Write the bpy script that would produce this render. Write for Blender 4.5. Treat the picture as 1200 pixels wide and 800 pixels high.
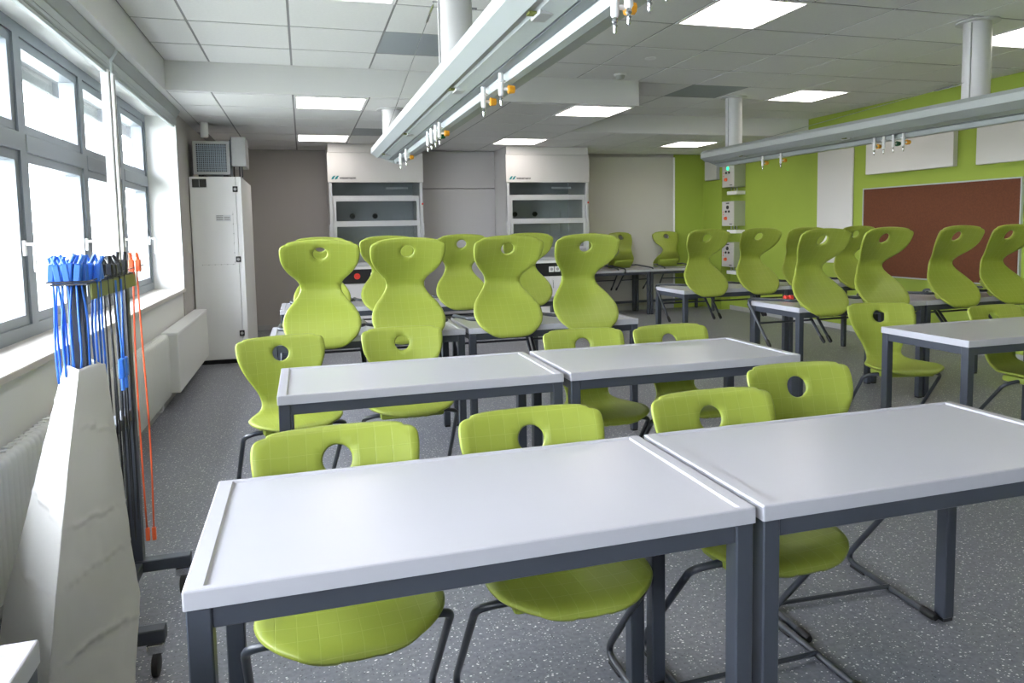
import bpy, bmesh, math, random
from mathutils import Vector, Matrix, geometry, noise
random.seed(7)
SC = bpy.context.scene
COL = SC.collection
for _o in list(bpy.data.objects):
    bpy.data.objects.remove(_o)

# ------------------------------------------------------------------ camera
def make_camera():
    yaw, pitch, roll, h, f = .2845, .0794, -.0185, 1.3797, 831.0
    fw = Vector((math.sin(yaw)*math.cos(pitch), math.cos(yaw)*math.cos(pitch), -math.sin(pitch)))
    r0 = Vector((math.cos(yaw), -math.sin(yaw), 0)); u0 = r0.cross(fw)
    c, s = math.cos(roll), math.sin(roll)
    rt = c*r0 + s*u0; up = -s*r0 + c*u0
    cd = bpy.data.cameras.new('camera'); co = bpy.data.objects.new('camera', cd); COL.objects.link(co)
    m = Matrix((rt, up, -fw)).transposed().to_4x4(); m.translation = Vector((0, 0, h))
    co.matrix_world = m
    cd.sensor_width = 36; cd.lens = f/1200*36; cd.shift_y = (332.6-400)/1200
    cd.clip_start = .05; cd.clip_end = 200
    SC.camera = co
make_camera()

# ------------------------------------------------------------------ world, exposure
SKY = 22.0
LED = 8.0
w = bpy.data.worlds.new('overcast'); SC.world = w; w.use_nodes = True
bg = w.node_tree.nodes['Background']; bg.inputs[0].default_value = (.87, .91, 1, 1); bg.inputs[1].default_value = SKY
SC.view_settings.view_transform = 'Standard'; SC.view_settings.look = 'None'
SC.view_settings.gamma = 1; SC.view_settings.use_curve_mapping = False
SC.view_settings.exposure = 0.42
SC.cycles.use_denoising = True
SC.cycles.max_bounces = 10; SC.cycles.diffuse_bounces = 6; SC.cycles.transparent_max_bounces = 16
SC.cycles.sample_clamp_indirect = 6

# ------------------------------------------------------------------ materials
MATS = {}
def srgb(r, g, b):
    f = lambda c: (c/255/12.92) if c/255 <= .04045 else ((c/255+.055)/1.055)**2.4
    return (f(r), f(g), f(b), 1)
def nodes(m):
    return m.node_tree.nodes, m.node_tree.links
def mat(name, col, rough=.5, metal=0, spec=.5, var=0, vscale=8, bump=0, bscale=120, coord='Object'):
    """principled with an optional soft procedural colour variation and fine bump"""
    if name in MATS: return MATS[name]
    m = bpy.data.materials.new(name); m.use_nodes = True; N, L = nodes(m)
    b = N['Principled BSDF']
    c = col if len(col) == 4 else (*col, 1)
    b.inputs['Base Color'].default_value = c; b.inputs['Roughness'].default_value = rough
    b.inputs['Metallic'].default_value = metal; b.inputs['Specular IOR Level'].default_value = spec
    tc = None
    if var or bump:
        tc = N.new('ShaderNodeTexCoord')
    if var:
        nz = N.new('ShaderNodeTexNoise'); nz.inputs['Scale'].default_value = vscale; nz.inputs['Detail'].default_value = 4
        L.new(tc.outputs[coord], nz.inputs['Vector'])
        rp = N.new('ShaderNodeValToRGB')
        rp.color_ramp.elements[0].position = .3; rp.color_ramp.elements[1].position = .7
        rp.color_ramp.elements[0].color = (c[0]*(1-var), c[1]*(1-var), c[2]*(1-var), 1)
        rp.color_ramp.elements[1].color = (min(1, c[0]*(1+var)), min(1, c[1]*(1+var)), min(1, c[2]*(1+var)), 1)
        L.new(nz.outputs['Fac'], rp.inputs['Fac']); L.new(rp.outputs['Color'], b.inputs['Base Color'])
    if bump:
        n2 = N.new('ShaderNodeTexNoise'); n2.inputs['Scale'].default_value = bscale; n2.inputs['Detail'].default_value = 3
        L.new(tc.outputs[coord], n2.inputs['Vector'])
        bp = N.new('ShaderNodeBump'); bp.inputs['Strength'].default_value = bump; bp.inputs['Distance'].default_value = .002
        L.new(n2.outputs['Fac'], bp.inputs['Height']); L.new(bp.outputs['Normal'], b.inputs['Normal'])
    MATS[name] = m
    return m
def emit(name, col, strength):
    m = bpy.data.materials.new(name); m.use_nodes = True; N, L = nodes(m)
    N.remove(N['Principled BSDF']); e = N.new('ShaderNodeEmission')
    e.inputs[0].default_value = (*col, 1); e.inputs[1].default_value = strength
    L.new(e.outputs[0], N['Material Output'].inputs[0]); MATS[name] = m
    return m
def glass(name, tint, refl=.03, alpha_tint=None):
    m = bpy.data.materials.new(name); m.use_nodes = True; N, L = nodes(m)
    N.remove(N['Principled BSDF'])
    t = N.new('ShaderNodeBsdfTransparent'); t.inputs[0].default_value = (*tint, 1)
    g = N.new('ShaderNodeBsdfGlossy'); g.inputs['Roughness'].default_value = .02
    lw = N.new('ShaderNodeLayerWeight'); lw.inputs[0].default_value = .5
    pw = N.new('ShaderNodeMath'); pw.operation = 'POWER'; pw.inputs[1].default_value = 4; L.new(lw.outputs['Facing'], pw.inputs[0])
    fr = N.new('ShaderNodeMath'); fr.operation = 'MULTIPLY_ADD'; fr.inputs[1].default_value = .8; fr.inputs[2].default_value = refl; L.new(pw.outputs[0], fr.inputs[0])
    mx = N.new('ShaderNodeMixShader')
    L.new(fr.outputs[0], mx.inputs[0]); L.new(t.outputs[0], mx.inputs[1]); L.new(g.outputs[0], mx.inputs[2])
    L.new(mx.outputs[0], N['Material Output'].inputs[0]); MATS[name] = m
    return m

def floor_mat():
    m = mat('vinyl_floor', (.17, .175, .195), .38, spec=.45)
    N, L = nodes(m); b = N['Principled BSDF']
    tc = N.new('ShaderNodeTexCoord')
    base = N.new('ShaderNodeTexNoise'); base.inputs['Scale'].default_value = 60; base.inputs['Detail'].default_value = 5
    L.new(tc.outputs['Object'], base.inputs['Vector'])
    r0 = N.new('ShaderNodeValToRGB')
    r0.color_ramp.elements[0].position = .35; r0.color_ramp.elements[1].position = .65
    r0.color_ramp.elements[0].color = (.165, .170, .198, 1); r0.color_ramp.elements[1].color = (.225, .231, .266, 1)
    L.new(base.outputs['Fac'], r0.inputs['Fac'])
    prev = r0.outputs['Color']
    for sc, th, col in ((62, .17, (.80, .80, .80, 1)), (105, .17, (.70, .70, .72, 1)), (75, .13, (.075, .077, .09, 1))):
        mp = N.new('ShaderNodeMapping'); mp.inputs['Scale'].default_value = (1, 1.35, 1); mp.inputs['Location'].default_value = (sc*.37, sc*.11, 0)
        L.new(tc.outputs['Object'], mp.inputs['Vector'])
        v = N.new('ShaderNodeTexVoronoi'); v.inputs['Scale'].default_value = sc; L.new(mp.outputs[0], v.inputs['Vector'])
        lt = N.new('ShaderNodeMath'); lt.operation = 'LESS_THAN'; lt.inputs[1].default_value = th + .08
        L.new(v.outputs['Distance'], lt.inputs[0])
        sep = N.new('ShaderNodeSeparateColor'); L.new(v.outputs['Color'], sep.inputs[0])
        pick = N.new('ShaderNodeMath'); pick.operation = 'GREATER_THAN'; pick.inputs[1].default_value = .72
        L.new(sep.outputs[0], pick.inputs[0])
        mu = N.new('ShaderNodeMath'); mu.operation = 'MULTIPLY'; L.new(lt.outputs[0], mu.inputs[0]); L.new(pick.outputs[0], mu.inputs[1])
        mix = N.new('ShaderNodeMix'); mix.data_type = 'RGBA'; L.new(mu.outputs[0], mix.inputs['Factor'])
        L.new(prev, mix.inputs['A']); mix.inputs['B'].default_value = col; prev = mix.outputs['Result']
    L.new(prev, b.inputs['Base Color'])
    bp = N.new('ShaderNodeBump'); bp.inputs['Strength'].default_value = .08; bp.inputs['Distance'].default_value = .001
    L.new(base.outputs['Fac'], bp.inputs['Height']); L.new(bp.outputs['Normal'], b.inputs['Normal'])
    return m
def shell_mat():
    """green moulded plastic with a fine embossed check (UV in metres)"""
    m = mat('green_plastic', (.268, .322, .045), .42, spec=.4)
    N, L = nodes(m); b = N['Principled BSDF']
    uv = N.new('ShaderNodeUVMap')
    sp = N.new('ShaderNodeSeparateXYZ'); L.new(uv.outputs[0], sp.inputs[0])
    lines = []
    for i in (0, 1):
        for per, ph, wd in (((.047, .0, .0016),) if i == 0 else ((.058, .02, .0012),)):
            a = N.new('ShaderNodeMath'); a.operation = 'ADD'; a.inputs[1].default_value = 10 + ph; L.new(sp.outputs[i], a.inputs[0])
            pp = N.new('ShaderNodeMath'); pp.operation = 'PINGPONG'; pp.inputs[1].default_value = per/2; L.new(a.outputs[0], pp.inputs[0])
            mr = N.new('ShaderNodeMapRange'); mr.inputs[1].default_value = 0; mr.inputs[2].default_value = wd; mr.inputs[3].default_value = 1; mr.inputs[4].default_value = 0
            L.new(pp.outputs[0], mr.inputs[0]); lines.append(mr.outputs[0])
    prev = lines[0]
    for l in lines[1:]:
        mx = N.new('ShaderNodeMath'); mx.operation = 'MAXIMUM'; L.new(prev, mx.inputs[0]); L.new(l, mx.inputs[1]); prev = mx.outputs[0]
    mix = N.new('ShaderNodeMix'); mix.data_type = 'RGBA'; mix.inputs['A'].default_value = (.268, .322, .045, 1); mix.inputs['B'].default_value = (.32, .37, .078, 1)
    L.new(prev, mix.inputs['Factor']); L.new(mix.outputs['Result'], b.inputs['Base Color'])
    bp = N.new('ShaderNodeBump'); bp.inputs['Strength'].default_value = .35; bp.inputs['Distance'].default_value = .0012
    bp.invert = True
    L.new(prev, bp.inputs['Height']); L.new(bp.outputs['Normal'], b.inputs['Normal'])
    return m
def perforated(name, a, c, scale):
    m = mat(name, a, .5); N, L = nodes(m); b = N['Principled BSDF']
    tc = N.new('ShaderNodeTexCoord'); v = N.new('ShaderNodeTexVoronoi'); v.inputs['Scale'].default_value = scale; v.inputs['Randomness'].default_value = 0
    L.new(tc.outputs['Object'], v.inputs['Vector'])
    lt = N.new('ShaderNodeMath'); lt.operation = 'LESS_THAN'; lt.inputs[1].default_value = .33; L.new(v.outputs['Distance'], lt.inputs[0])
    mix = N.new('ShaderNodeMix'); mix.data_type = 'RGBA'; mix.inputs['A'].default_value = a; mix.inputs['B'].default_value = c
    L.new(lt.outputs[0], mix.inputs['Factor']); L.new(mix.outputs['Result'], b.inputs['Base Color'])
    return m

M_GREEN = shell_mat()
M_FLOOR = floor_mat()
M_FRAME = mat('anthracite_steel', (.043, .050, .066), .4, spec=.5)
M_TUBE = mat('dark_tube', (.035, .041, .052), .32, spec=.6)
M_RUBBER = mat('black_rubber', (.012, .012, .013), .6)
M_TOP = mat('white_laminate', (.43, .432, .47), .28, spec=.5, var=.012, vscale=3)
M_EDGE = mat('white_edge_band', (.70, .705, .75), .35)
M_WHITE = mat('white_lacquer', (.86, .865, .87), .4)
M_WALLW = mat('white_plaster', (.74, .74, .73), .8, bump=.15, bscale=200)
M_TAUPE = mat('taupe_wall', (.47, .445, .43), .8, var=.02, vscale=2, bump=.15, bscale=180)
M_PANELG = mat('grey_wall_panel', (.42, .415, .42), .6)
M_PANELR = mat('warm_grey_panel', (.50, .49, .45), .7, var=.02, vscale=1.5)
M_LIME = mat('lime_paint', (.30, .395, .052), .75, var=.03, vscale=2, bump=.12, bscale=180)
M_TILE = mat('ceiling_tile_board', (.78, .78, .78), .9, var=.02, vscale=30, bump=.25, bscale=350)
M_GRID = mat('ceiling_grid_paint', (.26, .26, .265), .6)
M_FASCIA = mat('bulkhead_paint', (.68, .68, .68), .85, bump=.1, bscale=150)
M_ALU = mat('window_aluminium', (.23, .255, .28), .42, metal=.35)
M_ALU2 = mat('brushed_aluminium', (.47, .51, .515), .45, metal=.35)
M_SILL = mat('sill_stone', (.62, .58, .53), .3, var=.05, vscale=9)
M_RAD = mat('radiator_enamel', (.76, .76, .74), .4)
M_COLUMN = mat('column_paint', (.60, .60, .61), .4)
M_CORK = mat('brown_pinboard', (.120, .036, .013), .9, var=.12, vscale=60, bump=.3, bscale=260)
M_BOARDW = mat('acoustic_panel', (.66, .65, .62), .8, bump=.15, bscale=250)
M_CHROME = mat('chrome', (.72, .73, .74), .15, metal=1)
M_YEL = mat('yellow_plastic', (.80, .36, .02), .4)
M_DGREEN = mat('dark_green_plastic', (.0, .10, .035), .4)
M_RED = mat('red_plastic', (.75, .045, .03), .4)
M_ORANGE = mat('orange_lead', (.80, .13, .04), .4)
M_BLUE = mat('blue_plastic', (.03, .16, .62), .4)
M_BLACK = mat('black_plastic', (.015, .016, .018), .4)
M_HOOD = mat('hood_grey_lacquer', (.56, .55, .54), .4, var=.015, vscale=2)
M_HOODF = mat('hood_sash_frame', (.55, .56, .58), .35, metal=.2)
M_HOODIN = mat('hood_liner', (.46, .48, .49), .5)
M_TEAL = mat('teal_print', (.0, .17, .19), .5)
M_INK = mat('dark_print', (.05, .05, .055), .6)
M_COVER = mat('plastic_sheet', (.84, .83, .80), .40, spec=.45)
_N, _L = nodes(M_COVER); _t = _N.new('ShaderNodeBsdfTranslucent'); _t.inputs[0].default_value = (.8, .79, .76, 1)
_m = _N.new('ShaderNodeMixShader'); _m.inputs[0].default_value = .45
_L.new(_N['Principled BSDF'].outputs[0], _m.inputs[1]); _L.new(_t.outputs[0], _m.inputs[2]); _L.new(_m.outputs[0], _N['Material Output'].inputs[0])
M_OLIVE = mat('olive_plate', (.18, .20, .045), .5)
M_GLASS = glass('window_glass', (.98, .99, .99))
M_HGLASS = glass('hood_glass', (.86, .89, .90))
M_LED = emit('led_diffuser', (1, .93, .87), LED)
M_GLED = emit('green_indicator', (.05, 1, .4), 1.6)
M_PERF = perforated('perforated_metal', (.30, .33, .36, 1), (.07, .08, .09, 1), 55)
M_GREYBOX = mat('grey_enamel', (.42, .43, .43), .45)
M_BLUEGREY = mat('blue_grey_sheet', (.30, .36, .42), .45)

# ------------------------------------------------------------------ geometry helpers
def add_box(bm, x0, x1, y0, y1, z0, z1, bev=0, seg=1):
    r = bmesh.ops.create_cube(bm, size=1)
    vs = r['verts']
    for v in vs:
        v.co = Vector((x0+(v.co.x+.5)*(x1-x0), y0+(v.co.y+.5)*(y1-y0), z0+(v.co.z+.5)*(z1-z0)))
    if bev:
        es = list({e for v in vs for e in v.link_edges})
        bmesh.ops.bevel(bm, geom=es, offset=bev, segments=seg, affect='EDGES', profile=.5)
    return vs
def box(x0, x1, y0, y1, z0, z1, bev=0, seg=1):
    bm = bmesh.new(); add_box(bm, x0, x1, y0, y1, z0, z1, bev, seg); return bm
def tube_frame(pts):
    pts = [Vector(p) for p in pts]; fr = []
    t = (pts[1]-pts[0]).normalized()
    n = t.orthogonal().normalized()
    for i, p in enumerate(pts):
        if i == 0: t2 = (pts[1]-pts[0])
        elif i == len(pts)-1: t2 = (pts[-1]-pts[-2])
        else: t2 = (pts[i+1]-pts[i]).normalized()+(pts[i]-pts[i-1]).normalized()
        t2 = t2.normalized(); n = (n - t2*n.dot(t2)).normalized()
        fr.append((p, n, t2.cross(n)))
    return fr
def add_tube(bm, pts, r, seg=8, cap=True):
    rings = []; rr = r if isinstance(r, (list, tuple)) else [r]*len(pts)
    for (p, n, b), q in zip(tube_frame(pts), rr):
        rings.append([bm.verts.new(p + (n*math.cos(a)+b*math.sin(a))*q) for a in [2*math.pi*k/seg for k in range(seg)]])
    for a, b in zip(rings, rings[1:]):
        for k in range(seg):
            bm.faces.new((a[k], a[(k+1) % seg], b[(k+1) % seg], b[k]))
    if cap:
        bm.faces.new(rings[0][::-1]); bm.faces.new(rings[-1])
def smooth_path(pts, rad, n=5):
    """round the inner corners of a polyline"""
    P = [Vector(p) for p in pts]; out = [P[0]]
    for i in range(1, len(P)-1):
        a, b, c = P[i-1], P[i], P[i+1]
        r = rad[i-1] if isinstance(rad, (list, tuple)) else rad
        d = min(r, (a-b).length*.48, (c-b).length*.48)
        p0 = b+(a-b).normalized()*d; p2 = b+(c-b).normalized()*d
        for k in range(n+1):
            t = k/n; out.append(p0*(1-t)**2 + b*2*t*(1-t) + p2*t*t)
    out.append(P[-1]); return out
def add_lathe(bm, prof, seg=20, center=(0, 0), axis='z', cap=True):
    rings = []
    for r, z in prof:
        ring = []
        for k in range(seg):
            a = 2*math.pi*k/seg; u, v = center[0]+r*math.cos(a), center[1]+r*math.sin(a)
            ring.append(bm.verts.new({'z': (u, v, z), 'y': (u, z, v), 'x': (z, u, v)}[axis]))
        rings.append(ring)
    for a, b in zip(rings, rings[1:]):
        for k in range(seg): bm.faces.new((a[k], a[(k+1) % seg], b[(k+1) % seg], b[k]))
    if cap:
        bm.faces.new(rings[0][::-1]); bm.faces.new(rings[-1])
    bmesh.ops.recalc_face_normals(bm, faces=bm.faces)
def add_prism(bm, poly, a, b, axis='y'):
    """extrude a 2-D polygon along an axis: y -> poly is (x,z); x -> (y,z); z -> (x,y)"""
    f = {'y': lambda p, t: (p[0], t, p[1]), 'x': lambda p, t: (t, p[0], p[1]), 'z': lambda p, t: (p[0], p[1], t)}[axis]
    A = [bm.verts.new(f(p, a)) for p in poly]; B = [bm.verts.new(f(p, b)) for p in poly]
    n = len(poly)
    for i in range(n): bm.faces.new((A[i], A[(i+1) % n], B[(i+1) % n], B[i]))
    bm.faces.new(A[::-1]); bm.faces.new(B)
    bmesh.ops.recalc_face_normals(bm, faces=bm.faces)
def ring_prism(bm, us, vs, hole, a, b, axis):
    """rectangular slab with rectangular hole; us=(u0,u1), vs=(v0,v1), hole=(u0,u1,v0,v1), one welded island"""
    U = [us[0], hole[0], hole[1], us[1]]; V = [vs[0], hole[2], hole[3], vs[1]]
    f = {'x': lambda u, v, t: (t, u, v), 'y': lambda u, v, t: (u, t, v), 'z': lambda u, v, t: (u, v, t)}[axis]
    g = {}
    for s, t in ((0, a), (1, b)):
        for i in range(4):
            for j in range(4): g[s, i, j] = bm.verts.new(f(U[i], V[j], t))
    for i in range(3):
        for j in range(3):
            if (i, j) == (1, 1): continue
            for s in (0, 1): bm.faces.new((g[s, i, j], g[s, i+1, j], g[s, i+1, j+1], g[s, i, j+1]))
    def wall(p, q): bm.faces.new((g[0, *p], g[0, *q], g[1, *q], g[1, *p]))
    for i in range(3):
        wall((i, 0), (i+1, 0)); wall((i, 3), (i+1, 3)); wall((0, i), (0, i+1)); wall((3, i), (3, i+1))
    wall((1, 1), (2, 1)); wall((1, 2), (2, 2)); wall((1, 1), (1, 2)); wall((2, 1), (2, 2))
    bmesh.ops.recalc_face_normals(bm, faces=bm.faces)
def obj(name, bm, m, parent=None, smooth=False, loc=None):
    if isinstance(bm, bmesh.types.BMesh):
        me = bpy.data.meshes.new(name); bm.to_mesh(me); bm.free()
        me.materials.append(m)
        if smooth:
            for p in me.polygons: p.use_smooth = True
            if smooth is not True: 
                try: me.set_sharp_from_angle(angle=smooth)
                except Exception: pass
    else: me = bm
    o = bpy.data.objects.new(name, me); COL.objects.link(o)
    if parent: o.parent = parent
    if loc is not None: o.location = loc
    return o
SM = math.radians(40)
def tag(o, label, cat, group=None):
    o['label'] = label; o['category'] = cat
    if group: o['group'] = group
    return o
def thing(name, label, cat, loc=(0, 0, 0), rotz=0, group=None):
    o = bpy.data.objects.new(name, None); COL.objects.link(o); o.location = loc; o.rotation_euler = (0, 0, rotz)
    o.empty_display_size = .1
    return tag(o, label, cat, group)
def struct(name, bm, m, label=None, smooth=False):
    o = obj(name, bm, m, None, smooth); o['kind'] = 'structure'
    if label: o['label'] = label
    return o
def copy_tree(o, parent=None):
    c = o.copy(); COL.objects.link(c); c.parent = parent
    for ch in [x for x in bpy.data.objects if x.parent == o]: copy_tree(ch, c)
    return c
def text_mesh(s, size, depth=.001, align='LEFT', bold=0):
    cu = bpy.data.curves.new('txt', 'FONT'); cu.body = s; cu.size = size; cu.extrude = depth; cu.align_x = align; cu.offset = bold
    t = bpy.data.objects.new('txt', cu); COL.objects.link(t)
    dg = bpy.context.evaluated_depsgraph_get(); me = bpy.data.meshes.new_from_object(t.evaluated_get(dg))
    bpy.data.objects.remove(t); bpy.data.curves.remove(cu)
    return me

# ------------------------------------------------------------------ room shell
XL, XR, YB, YF = -1.12, 6.58, 10.52, -2.2
Z1, Z2 = 2.753, 2.519
XS = -1.005            # inner face of the window bulkhead
YF1, XF1, YF2 = 6.30, 3.14, 8.17   # ceiling step
floor = struct('floor', box(-1.5, XR+.15, YF-.15, YB+.15, -.12, 0), M_FLOOR, 'speckled blue grey vinyl floor')
bm = bmesh.new(); ring_prism(bm, (YF-.15, YB+.15), (0, 3.0), (-1.8, 7.32, .84, 2.47), -1.47, XL, 'x')
struct('wall_left', bm, M_WALLW, 'white window wall')
bm = bmesh.new(); add_box(bm, XR, XR+.15, YF-.15, YB+.15, 0, 3.0)
struct('wall_right', bm, M_LIME, 'lime green side wall')
wall_back = struct('wall_back', box(-1.47, XR+.15, YB, YB+.15, 0, 3.0), M_TAUPE, 'taupe grey back wall')
struct('wall_front', box(-1.47, XR+.15, YF-.15, YF, 0, 3.0), M_WALLW, 'white wall behind the viewer')
# dark taupe paint on the pier beside the cabinet
bm = box(XL, XL+.012, 7.34, YB, 0, Z2); obj('painted_panel', bm, M_TAUPE, bpy.data.objects['wall_left'])
# panels on the back wall
obj('wall_panel', box(1.585, 2.775, 10.30, 10.505, 1.967, Z2-.01, .003), M_PANELG, wall_back)
obj('wall_panel', box(1.585, 2.775, 10.30, 10.505, .1, 1.96, .003), M_PANELG, wall_back)
obj('wall_panel', box(4.02, 5.84, 10.47, 10.515, .1, 2.47, .003), M_PANELR, wall_back)
obj('panel_edge', box(5.842, 5.868, 10.46, 10.515, .1, 2.47, .002), M_WHITE, wall_back)
obj('painted_panel', box(5.87, 6.41, 10.49, 10.515, 0, Z2), M_LIME, wall_back)
struct('wall_pilaster', box(6.41, XR, 9.95, YB, 0, Z2), M_LIME, 'lime green corner pilaster')
# baseboards
struct('baseboard_left', box(XL, XL+.015, YF, YB, 0, .07, .003), M_GREYBOX)
struct('baseboard_right', box(XR-.015, XR, YF, 9.95, 0, .07, .003), M_GREYBOX)
struct('baseboard_back', box(-1.1, XR-.17, YB-.015, YB, 0, .07, .003), M_GREYBOX)

# ------------------------------------------------------------------ ceiling: grid of tiles at two heights
PX, PY = .634, .624
GX0 = -.67
GY0 = 4.165-PY/2 - 3*PY      # grid line
def inside_near(x, y): return y < (YF1 if x < XF1 else YF2)
bm = bmesh.new()
add_prism(bm, [(XS, YF), (XR, YF), (XR, YF2), (XF1, YF2), (XF1, YF1), (XS, YF1)], Z1+.004, Z1+.10, 'z')
ceil1 = struct('ceiling', bm, M_GRID, 'tiled suspended ceiling over the front of the room')
bm = bmesh.new()
add_prism(bm, [(XS, YF1), (XF1, YF1), (XF1, YF2), (XR, YF2), (XR, YB), (XL, YB), (XL, 7.33), (XS, 7.33)], Z2+.004, Z2+.10, 'z')
ceil2 = struct('ceiling', bm, M_GRID, 'lower tiled ceiling at the back of the room')
bm = box(-.5, .5, -.5, .5, 0, 1); tile_me = bpy.data.meshes.new('ceiling_tile'); bm.to_mesh(tile_me); bm.free(); tile_me.materials.append(M_TILE)
LIGHTS = []
for i, lx in enumerate((-.036, 2.50, 5.036)):
    for j, ly in enumerate((4.165, 6.665, 9.155)):
        near = (j == 0) or (j == 1 and i == 2)
        LIGHTS.append((i, j, lx, ly-PY/2, near))
# the columns' tiles stay; grilles replace tiles
VENTS = [(.598, 5.101+.0, True), (.598, 8.22, False), (3.768, 6.353, True)]
def cells():
    for zone, par, z in ((True, ceil1, Z1), (False, ceil2, Z2)):
        xs = [XS] + [GX0+k*PX for k in range(0, 12)] + [XR]
        ys = [GY0+k*PY for k in range(0, 14)]
        for a, b in zip(xs, xs[1:]):
            for k in range(len(ys)):
                y0 = ys[k]; y1 = y0+PY
                if y0 >= YB: continue
                lim = YF1 if (a+b)/2 < XF1 else YF2
                if zone:
                    c0, c1 = y0, min(y1, lim)
                else:
                    c0, c1 = max(y0, lim), min(y1, YB)
                if c1-c0 < .02: continue
                yield zone, par, z, a, b, c0, c1
used = set()
for zone, par, z, a, b, c0, c1 in cells():
    skip = False
    for (i, j, lx, ly, near) in LIGHTS:
        if near == zone and abs(a-lx) < .3 and abs((c0+c1)/2-(ly+PY/2)) < .33: skip = True
    for (vx, vy, near) in VENTS:
        if near == zone and abs(a-vx) < .3 and abs((c0+c1)/2-(vy+PY/2)) < .3:
            skip = True; used.add((vx, near, a, b, c0, c1, z))
    if skip: continue
    t = obj('ceiling_tile', tile_me, None, par)
    g = .008
    t.scale = (b-a-2*g, c1-c0-2*g-.008, .018); t.location = ((a+b)/2, (c0+c1)/2, z)
for (vx, near, a, b, c0, c1, z) in used:
    obj('vent_tile', box(a+.008, b-.008, c0+.008, c1-.008, z+.002, z+.014), M_PERF, ceil1 if near else ceil2)
# step fascias and window bulkhead
struct('trim_1', box(XL, XF1, YF1-.02, YF1+.005, Z2, Z1+.02, .002), M_FASCIA, 'white ceiling step above the middle rows')
struct('trim_2', box(XF1-.02, XR, YF2-.02, YF2+.005, Z2, Z1+.02, .002), M_FASCIA, 'white ceiling step on the green side')
struct('trim_3', box(XF1-.02, XF1, YF1, YF2-.02, Z2, Z1+.02, .002), M_FASCIA)
struct('trim_4', box(-1.155, XS, YF, 8.78, Z2-.003, Z1+.05, .002), M_FASCIA, 'white bulkhead over the windows')
struct('trim_5', box(-1.42, XL+.035, YF+.1, 7.31, .832, .865, .006, 2), M_SILL, 'pale stone window sill')

# ------------------------------------------------------------------ ceiling light panels
LLAB = {(0, 0): 'lit square ceiling panel cut by the top edge of the picture, over the first column',
        (0, 1): 'lit ceiling panel just behind the ceiling step, before the first fume hood',
        (0, 2): 'lit ceiling panel right in front of the first fume hood, farther of its pair',
        (1, 0): 'largest lit ceiling panel, at the top beside the hanging gas taps',
        (1, 1): 'lit ceiling panel tucked under the right end of the ceiling step',
        (1, 2): 'lit ceiling panel right in front of the second fume hood',
        (2, 0): 'lit ceiling panel at the right picture edge behind the thick column',
        (2, 1): 'lit ceiling panel in the higher ceiling beside the green wall',
        (2, 2): 'lit ceiling panel near the back corner above the wall-mounted control boxes'}
bm = bmesh.new(); ring_prism(bm, (.006, PX-.006), (.006, PY-.006), (.028, PX-.028, .026, PY-.026), -.004, .012, 'z')
lf_me = None
for (i, j, lx, ly, near) in LIGHTS:
    z = Z1 if near else Z2
    r = thing('ceiling_light', LLAB[i, j], 'ceiling light', (lx, ly, z), 0, 'square ceiling light panels')
    if lf_me is None:
        f = obj('frame', bm, M_WHITE, r); lf_me = f.data
        d = obj('diffuser', box(.027, PX-.027, .025, PY-.025, 0, .010), M_LED, r); ld_me = d.data
    else:
        obj('frame', lf_me, None, r); obj('diffuser', ld_me, None, r)
for k, (lx, ly) in enumerate(((-.036, 1.353), (2.50, 1.353), (5.036, 1.353))):  # unseen row continuing the panel grid, added to light the room
    r = thing('ceiling_light', 'unseen lit square ceiling panel overhead, added to light the room', 'ceiling light', (lx, ly, Z1-.012), 0, 'added ceiling light panels overhead')
    obj('frame', lf_me, None, r); obj('diffuser', ld_me, None, r)

# smoke detector and small ceiling disc
r = thing('smoke_detector', 'round white smoke detector under the ceiling before the step end', 'smoke detector', (2.83, 6.04, Z1))
bm = bmesh.new(); add_lathe(bm, [(.058, -.014), (.058, 0)], 20); obj('base', bm, M_WHITE, r, SM)
bm = bmesh.new(); add_lathe(bm, [(.012, -.05), (.03, -.045), (.04, -.03), (.044, -.014)], 20); obj('sensor_head', bm, M_GREYBOX, r, SM)
bm = bmesh.new(); add_lathe(bm, [(.03, -.012), (.042, -.008), (.045, 0)], 20)
o = obj('ceiling_sensor', bm, M_WHITE, None, SM, (2.81, 5.41, Z1)); tag(o, 'small flat white disc on the ceiling nearer than the smoke detector', 'sensor')

# ------------------------------------------------------------------ windows
WY = [-1.8, -.72, .33, 1.37, 2.33, 3.28, 4.24, 5.33, 6.36, 7.32]
for n, (a, b) in enumerate(zip(WY, WY[1:])):
    fx0, fx1 = -1.47, -1.36
    e = .045
    bm = bmesh.new()
    ring_prism(bm, (a, b), (.865, 2.47), (a+e, b-e, .93, 2.405), fx0, fx1, 'x')
    wd = struct('window_%d' % (n+1), bm, M_ALU, 'grey aluminium framed window')
    obj('transom', box(fx0, fx1+.004, a+e-.002, b-e+.002, 1.815, 1.91, .004), M_ALU, wd)
    for (z0, z1, nm) in ((.93, 1.815, 'lower'), (1.91, 2.405, 'upper')):
        bm = bmesh.new()
        ring_prism(bm, (a+e, b-e), (z0, z1), (a+e+.05, b-e-.05, z0+.05, z1-.05), fx0+.01, fx1-.012, 'x')
        s = obj('sash', bm, M_ALU, wd)
        obj('pane', box(-1.442, -1.434, a+e+.045, b-e-.045, z0+.045, z1-.045), M_GLASS, s)
    # handle on the left jamb of each opening casement
    bm = bmesh.new(); add_box(bm, fx1-.012, fx1+.004, b-e-.04, b-e-.012, 1.28, 1.36, .003)
    add_tube(bm, smooth_path([(fx1, b-e-.026, 1.34), (fx1+.04, b-e-.026, 1.34), (fx1+.04, b-e-.026, 1.20)], .01), .008, 6)
    obj('handle', bm, M_WHITE, wd, SM)
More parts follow.
